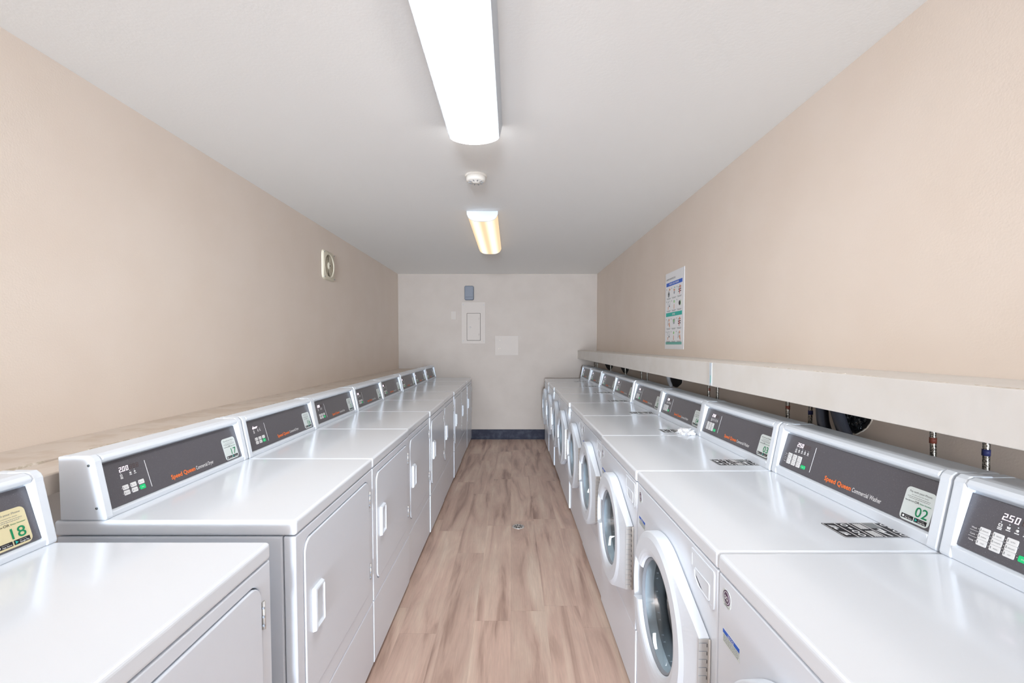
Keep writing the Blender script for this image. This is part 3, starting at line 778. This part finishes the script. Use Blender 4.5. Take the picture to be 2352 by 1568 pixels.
# ------------------------------------------------------------------ exhaust fan on the left wall
def fan():
    yc, zc, S = 4.158, 2.106, .131
    r = empty('exhaust_fan', (XL, yc, zc), 0, 'ivory square exhaust fan grille with round louvres high on the left wall', 'fan')
    B = basis((0, 0, 0), (0, 1, 0), (0, 0, 1))        # w = +x
    n = 48; R_ = .098
    inner = [(R_*math.cos(2*math.pi*i/n), R_*math.sin(2*math.pi*i/n)) for i in range(n)]
    sq = []
    for i in range(n):
        a = 2*math.pi*i/n; c_, s_ = math.cos(a), math.sin(a); p = 7
        k = S/((abs(c_)**p+abs(s_)**p)**(1/p)); sq.append((k*c_, k*s_))
    lp = lambda L, k, w_: [B(u*k, v*k, w_) for u, v in L]
    b = MB(); b.rings([lp(sq, 1, 0), lp(sq, .995, .005), lp(sq, .93, .015), lp(inner, 1.08, .021), lp(inner, 1.0, .018), lp(inner, .98, .004)], M_fan, smooth=False); b.build('grille_frame', r)
    b = MB(); b.lathe(B, (0, 0), [(.097, .003), (.01, .003)], n, M_fand, cap1=True); b.build('dark_backing', r)
    b = MB()
    for k in range(7):
        rr = .036+k*.0088; b.lathe(B, (0, 0), [(rr, .004), (rr, .013-k*.0003), (rr+.0022, .014), (rr+.0022, .004)], n, M_fan)
    for k in range(8):
        a = k*math.pi/4+.39; c_, s_ = math.cos(a), math.sin(a)
        b.poly(lambda u, v, w_=0: B(u*c_-v*s_, u*s_+v*c_, w_), [(.03, -.002), (.097, -.002), (.097, .002), (.03, .002)], .004, .0125, M_fan)
    b.build('louvre_rings', r)
    b = MB(); b.lathe(B, (0, 0), [(.033, .004), (.033, .015), (.027, .020), (.006, .022), (.004, .022)], 32, M_fan, cap1=True); h_ = b.build('hub', r)
    b = MB(); b.lathe(B, (0, 0), [(.006, .022), (.006, .024), (.003, .0245)], 12, M_fand, cap1=True); b.build('hub_screw', h_)
    for u in (-1, 1):
        for v in (-1, 1):
            b = MB(); b.lathe(B, (u*.108, v*.108), [(.004, .018), (.004, .0225), (.002, .023)], 10, M_screw, cap1=True); b.build('screw', r)
fan()

# ------------------------------------------------------------------ back wall fittings
BW = basis((0, YB, 0), (1, 0, 0), (0, 0, 1))      # w = towards the room (-y)
def at_back(x, z): return (lambda u, v, w_=0: Vector((u-x, -w_, v-z)))
def back_items():
    # slate box
    x0, x1, z0, z1 = -.688, -.553, 2.045, 2.251
    r = empty('wall_speaker', ((x0+x1)/2, YB, (z0+z1)/2), 0, 'slate grey rounded box mounted high on the back wall above the electrical panel', 'wall box')
    B = at_back((x0+x1)/2, (z0+z1)/2)
    b = MB(); b.poly(B, rrect(x0, x1, z0, z1, .022, 5), 0, .045, M_boxr); bd = b.build('housing', r, .004, 2)
    b = MB(); b.poly(B, rrect(x0+.013, x1-.013, z0+.045, z1-.012, .012, 4), .044, .050, M_box); b.build('front_cover', r, .002, 2)
    b = MB(); b.poly(B, rrect(x0+.013, x1-.013, z0+.012, z0+.042, .008, 4), .044, .049, M_box); b.build('lower_cover', r, .002, 2)
    # electrical panel
    x0, x1, z0, z1 = -.734, -.386, 1.412, 2.020
    X, Z = (x0+x1)/2, (z0+z1)/2; B = at_back(X, Z)
    r = empty('electrical_panel', (X, YB, Z), 0, 'beige painted electrical panel with hinged inner door on the back wall', 'electrical panel')
    inner = rrect(-.659, -.457, 1.456, 1.858, .010, 3)
    b = MB(); b.frame(B, squared(inner, x0, x1, z0, z1), inner, 0, .010, M_panelpaint); b.build('cover_frame', r, .002, 2)
    b = MB(); b.pbox(B, -.66, -.456, 1.455, 1.859, 0, .003, M_dark); b.build('recess', r)
    b = MB(); b.poly(B, rrect(-.655, -.461, 1.460, 1.854, .008, 3), .003, .012, M_panelpaint); d = b.build('door', r, .002, 2)
    b = MB(); b.lathe(B, (-.610, 1.653), [(.014, .012), (.014, .015), (.010, .017)], 20, M_panelpaint, cap1=True)
    b.pbox(B, -.613, -.607, 1.643, 1.663, .017, .021, M_gask); b.build('latch', d)
    for z in (1.53, 1.76):
        b = MB(); b.tube([B(-.480, z, .014), B(-.480, z+.03, .014)], .004, 8, M_panelpaint); b.build('hinge', d)
    for u in (x0+.024, x1-.024):
        for v in (z0+.04, z1-.04):
            b = MB(); b.lathe(B, (u, v), [(.006, .010), (.006, .0125), (.003, .0135)], 10, M_gask, cap1=True); b.build('screw', r)
    # blank plate
    x0, x1, z0, z1 = -.889, -.816, 1.764, 1.884; X, Z = (x0+x1)/2, (z0+z1)/2; B = at_back(X, Z)
    r = empty('blank_wall_plate', (X, YB, Z), 0, 'small beige blank cover plate on the back wall left of the electrical panel', 'wall plate')
    b = MB(); b.poly(B, rrect(x0, x1, z0, z1, .004, 3), 0, .007, M_panelpaint); b.build('plate', r, .002, 2)
    for v in (z0+.018, z1-.018):
        b = MB(); b.lathe(B, (X, v), [(.004, .007), (.004, .008), (.002, .0085)], 10, M_gask, cap1=True); b.build('screw', r)
    # access cover
    x0, x1, z0, z1 = -.246, .098, 1.240, 1.528; X, Z = (x0+x1)/2, (z0+z1)/2; B = at_back(X, Z)
    r = empty('access_cover', (X, YB, Z), 0, 'flat square beige access cover on the back wall right of the electrical panel', 'access cover')
    b = MB(); b.pbox(B, x0, x1, z0, z1, 0, .006, M_panelpaint); b.build('cover_plate', r, .002, 2)
    for u, v in ((x0+.072, z1-.066), (x0+.075, z1-.185), (x0+.052, z1-.19)):
        b = MB(); b.lathe(B, (u, v), [(.006, .006), (.006, .0075), (.003, .0085)], 10, M_chip, cap1=True); b.build('screw', r)
back_items()

# ------------------------------------------------------------------ poster on the right wall
def poster():
    y0, y1, z0, z1 = 3.318, 3.722, 1.362, 1.962
    PW, PH = y1-y0, z1-z0
    r = empty('instruction_poster', (XR, (y0+y1)/2, z0), 0, 'white laundry instruction poster with blue and teal bars on the right wall', 'poster')
    B = lambda u, v, w_=0: Vector((-w_-.0004, (y1-u)-(y0+y1)/2, v))
    b = MB(); b.pbox(B, 0, PW, 0, PH, 0, .0015, M_paper); b.build('sheet', r)
    Q = lambda u, v, w_=0: B(u, v, w_+.0015)
    b = MB(); b.text(Q, 'LAUNDRY ROOM INSTRUCTIONS', .022, PH-.058, .014, M_grey, width=.20, bold=.01, w=.0004); b.build('title_lettering', r)
    for nm, v0, v1, m, t in (('blue_bar', PH-.106, PH-.078, M_blue, 'FRONT LOAD WASHER'), ('teal_bar', PH-.344, PH-.314, M_teal, 'DRYER'), ('footer_bar', .036, .056, M_teal2, None)):
        b = MB(); b.pbox(Q, .022, PW-.038, v0, v1, 0, .0004, m)
        if t: b.text(Q, t, (PW-.016)/2, v0+.008, .014, M_print, align='c', bold=.015, w=.0008)
        b.build(nm, r)
    rnd = random.Random(2)
    cw = (PW-.060)/3
    for row, vt in enumerate((PH-.118, PH-.216, PH-.356, PH-.456)):
        for c in range(3):
            u = .022+c*cw; b = MB()
            C = lambda p, q, w_=0: Q(u+p, vt+q, w_)
            b.pbox(C, .003, .010, -.014, -.004, 0, .0004, M_grey)
            kind = [['bag', 'cup', 'dial'], ['card', 'finger', 'drum'], ['person', 'shirt', 'dial'], ['card', 'finger', 'person']][row][c]
            m0 = cw/2+.006
            if kind == 'bag':
                b.lathe(C, (m0-.004, -.055), [(.020, 0), (.020, .0004)], 16, M_grey, cap1=True); b.poly(C, [(m0-.018, -.05), (m0+.006, -.06), (m0-.002, -.018)], .0004, .0007, M_black)
                b.poly(C, [(m0-.005, -.012), (m0+.02, -.004), (m0+.03, -.018), (m0+.01, -.024)], 0, .0004, M_skin)
            elif kind == 'cup':
                b.poly(C, [(m0-.016, -.020), (m0+.016, -.020), (m0+.010, -.036), (m0-.010, -.036)], 0, .0004, M_skin); b.lathe(C, (m0, -.048), [(.011, 0), (.011, .0004)], 14, M_gask, cap1=True)
                b.pbox(C, m0-.004, m0+.020, -.012, -.006, 0, .0004, M_teal2)
            elif kind == 'dial':
                for k in range(3):
                    b.pbox(C, m0-.026, m0-.010, -.022-k*.016, -.014-k*.016, 0, .0004, M_black if k else M_gask); b.pbox(C, m0+.008, m0+.026, -.020-k*.016, -.012-k*.016, 0, .0004, M_black if k else M_redp)
                b.lathe(C, (m0+.004, -.014), [(.012, 0), (.012, .0004)], 12, M_skin, cap1=True)
                b.poly(C, [(m0-.010, -.028), (m0+.008, -.028), (m0+.002, -.070), (m0-.006, -.070)], 0, .0005, M_redp)
            elif kind == 'card':
                b.frame(C, rrect(m0-.026, m0+.026, -.036, -.006, .003, 2), rrect(m0-.024, m0+.024, -.034, -.008, .002, 2), 0, .0004, M_grey)
                b.pbox(C, m0-.018, m0-.008, -.020, -.012, 0, .0004, M_gask); b.poly(C, [(m0, -.044), (m0+.018, -.040), (m0+.020, -.050), (m0+.004, -.054)], 0, .0004, M_black)
                b.poly(C, [(m0-.022, -.050), (m0-.006, -.050), (m0-.012, -.072), (m0-.022, -.072)], 0, .0004, M_skin)
            elif kind == 'finger':
                b.lathe(C, (m0, -.018), [(.011, 0), (.011, .0004)], 16, M_lgreen, cap1=True)
                b.poly(C, [(m0-.006, -.074), (m0+.006, -.074), (m0+.005, -.042), (m0, -.036), (m0-.005, -.042)], 0, .0004, M_skin)
            elif kind == 'drum':
                b.lathe(C, (m0, -.038), [(.018, 0), (.018, .0004)], 20, M_black, cap1=True); b.pbox(C, m0+.020, m0+.026, -.056, -.016, 0, .0004, M_lgreen)
            elif kind == 'person':
                b.poly(C, [(m0-.028, -.060), (m0-.020, -.060), (m0-.012, -.012), (m0-.018, -.012)], 0, .0004, M_gask)
                b.lathe(C, (m0+.008, -.016), [(.012, 0), (.012, .0004)], 14, M_skin, cap1=True)
                b.poly(C, [(m0-.008, -.046), (m0+.018, -.030), (m0+.030, -.072), (m0+.020, -.074)], .0001, .0005, M_skin)
            else:
                b.poly(C, [(m0-.022, -.014), (m0+.022, -.010), (m0+.014, -.050), (m0-.012, -.050)], 0, .0004, M_gask); b.pbox(C, m0-.010, m0+.010, -.034, -.016, .0004, .0007, M_lgreen)
            for k in range(2):
                b.pbox(C, .014+k*.010, cw-.012-k*.010, -.084-k*.006, -.081-k*.006, 0, .0004, M_grey)
            b.build('step_picture', r)
poster()

# ------------------------------------------------------------------ floor drain
def drain_cover():
    r = empty('floor_drain', (.050, 3.46, 0), 0, 'small round metal floor drain cover in the middle of the plank floor', 'drain')
    b = MB(); b.lathe(WB, (0, 0), [(.046, .0002), (.046, .002), (.040, .003), (.038, .0022)], 32, M_steel, cap1=True); d = b.build('drain_plate', r)
    b = MB()
    for k in range(8):
        a = k*math.pi/4+.2; c_, s_ = math.cos(a), math.sin(a)
        b.poly(lambda u, v, w_=0: WB(u*c_-v*s_, u*s_+v*c_, w_), [(.012, -.003), (.034, -.005), (.034, .005), (.012, .003)], .0021, .0026, M_dark)
    b.build('slots', d)
drain_cover()
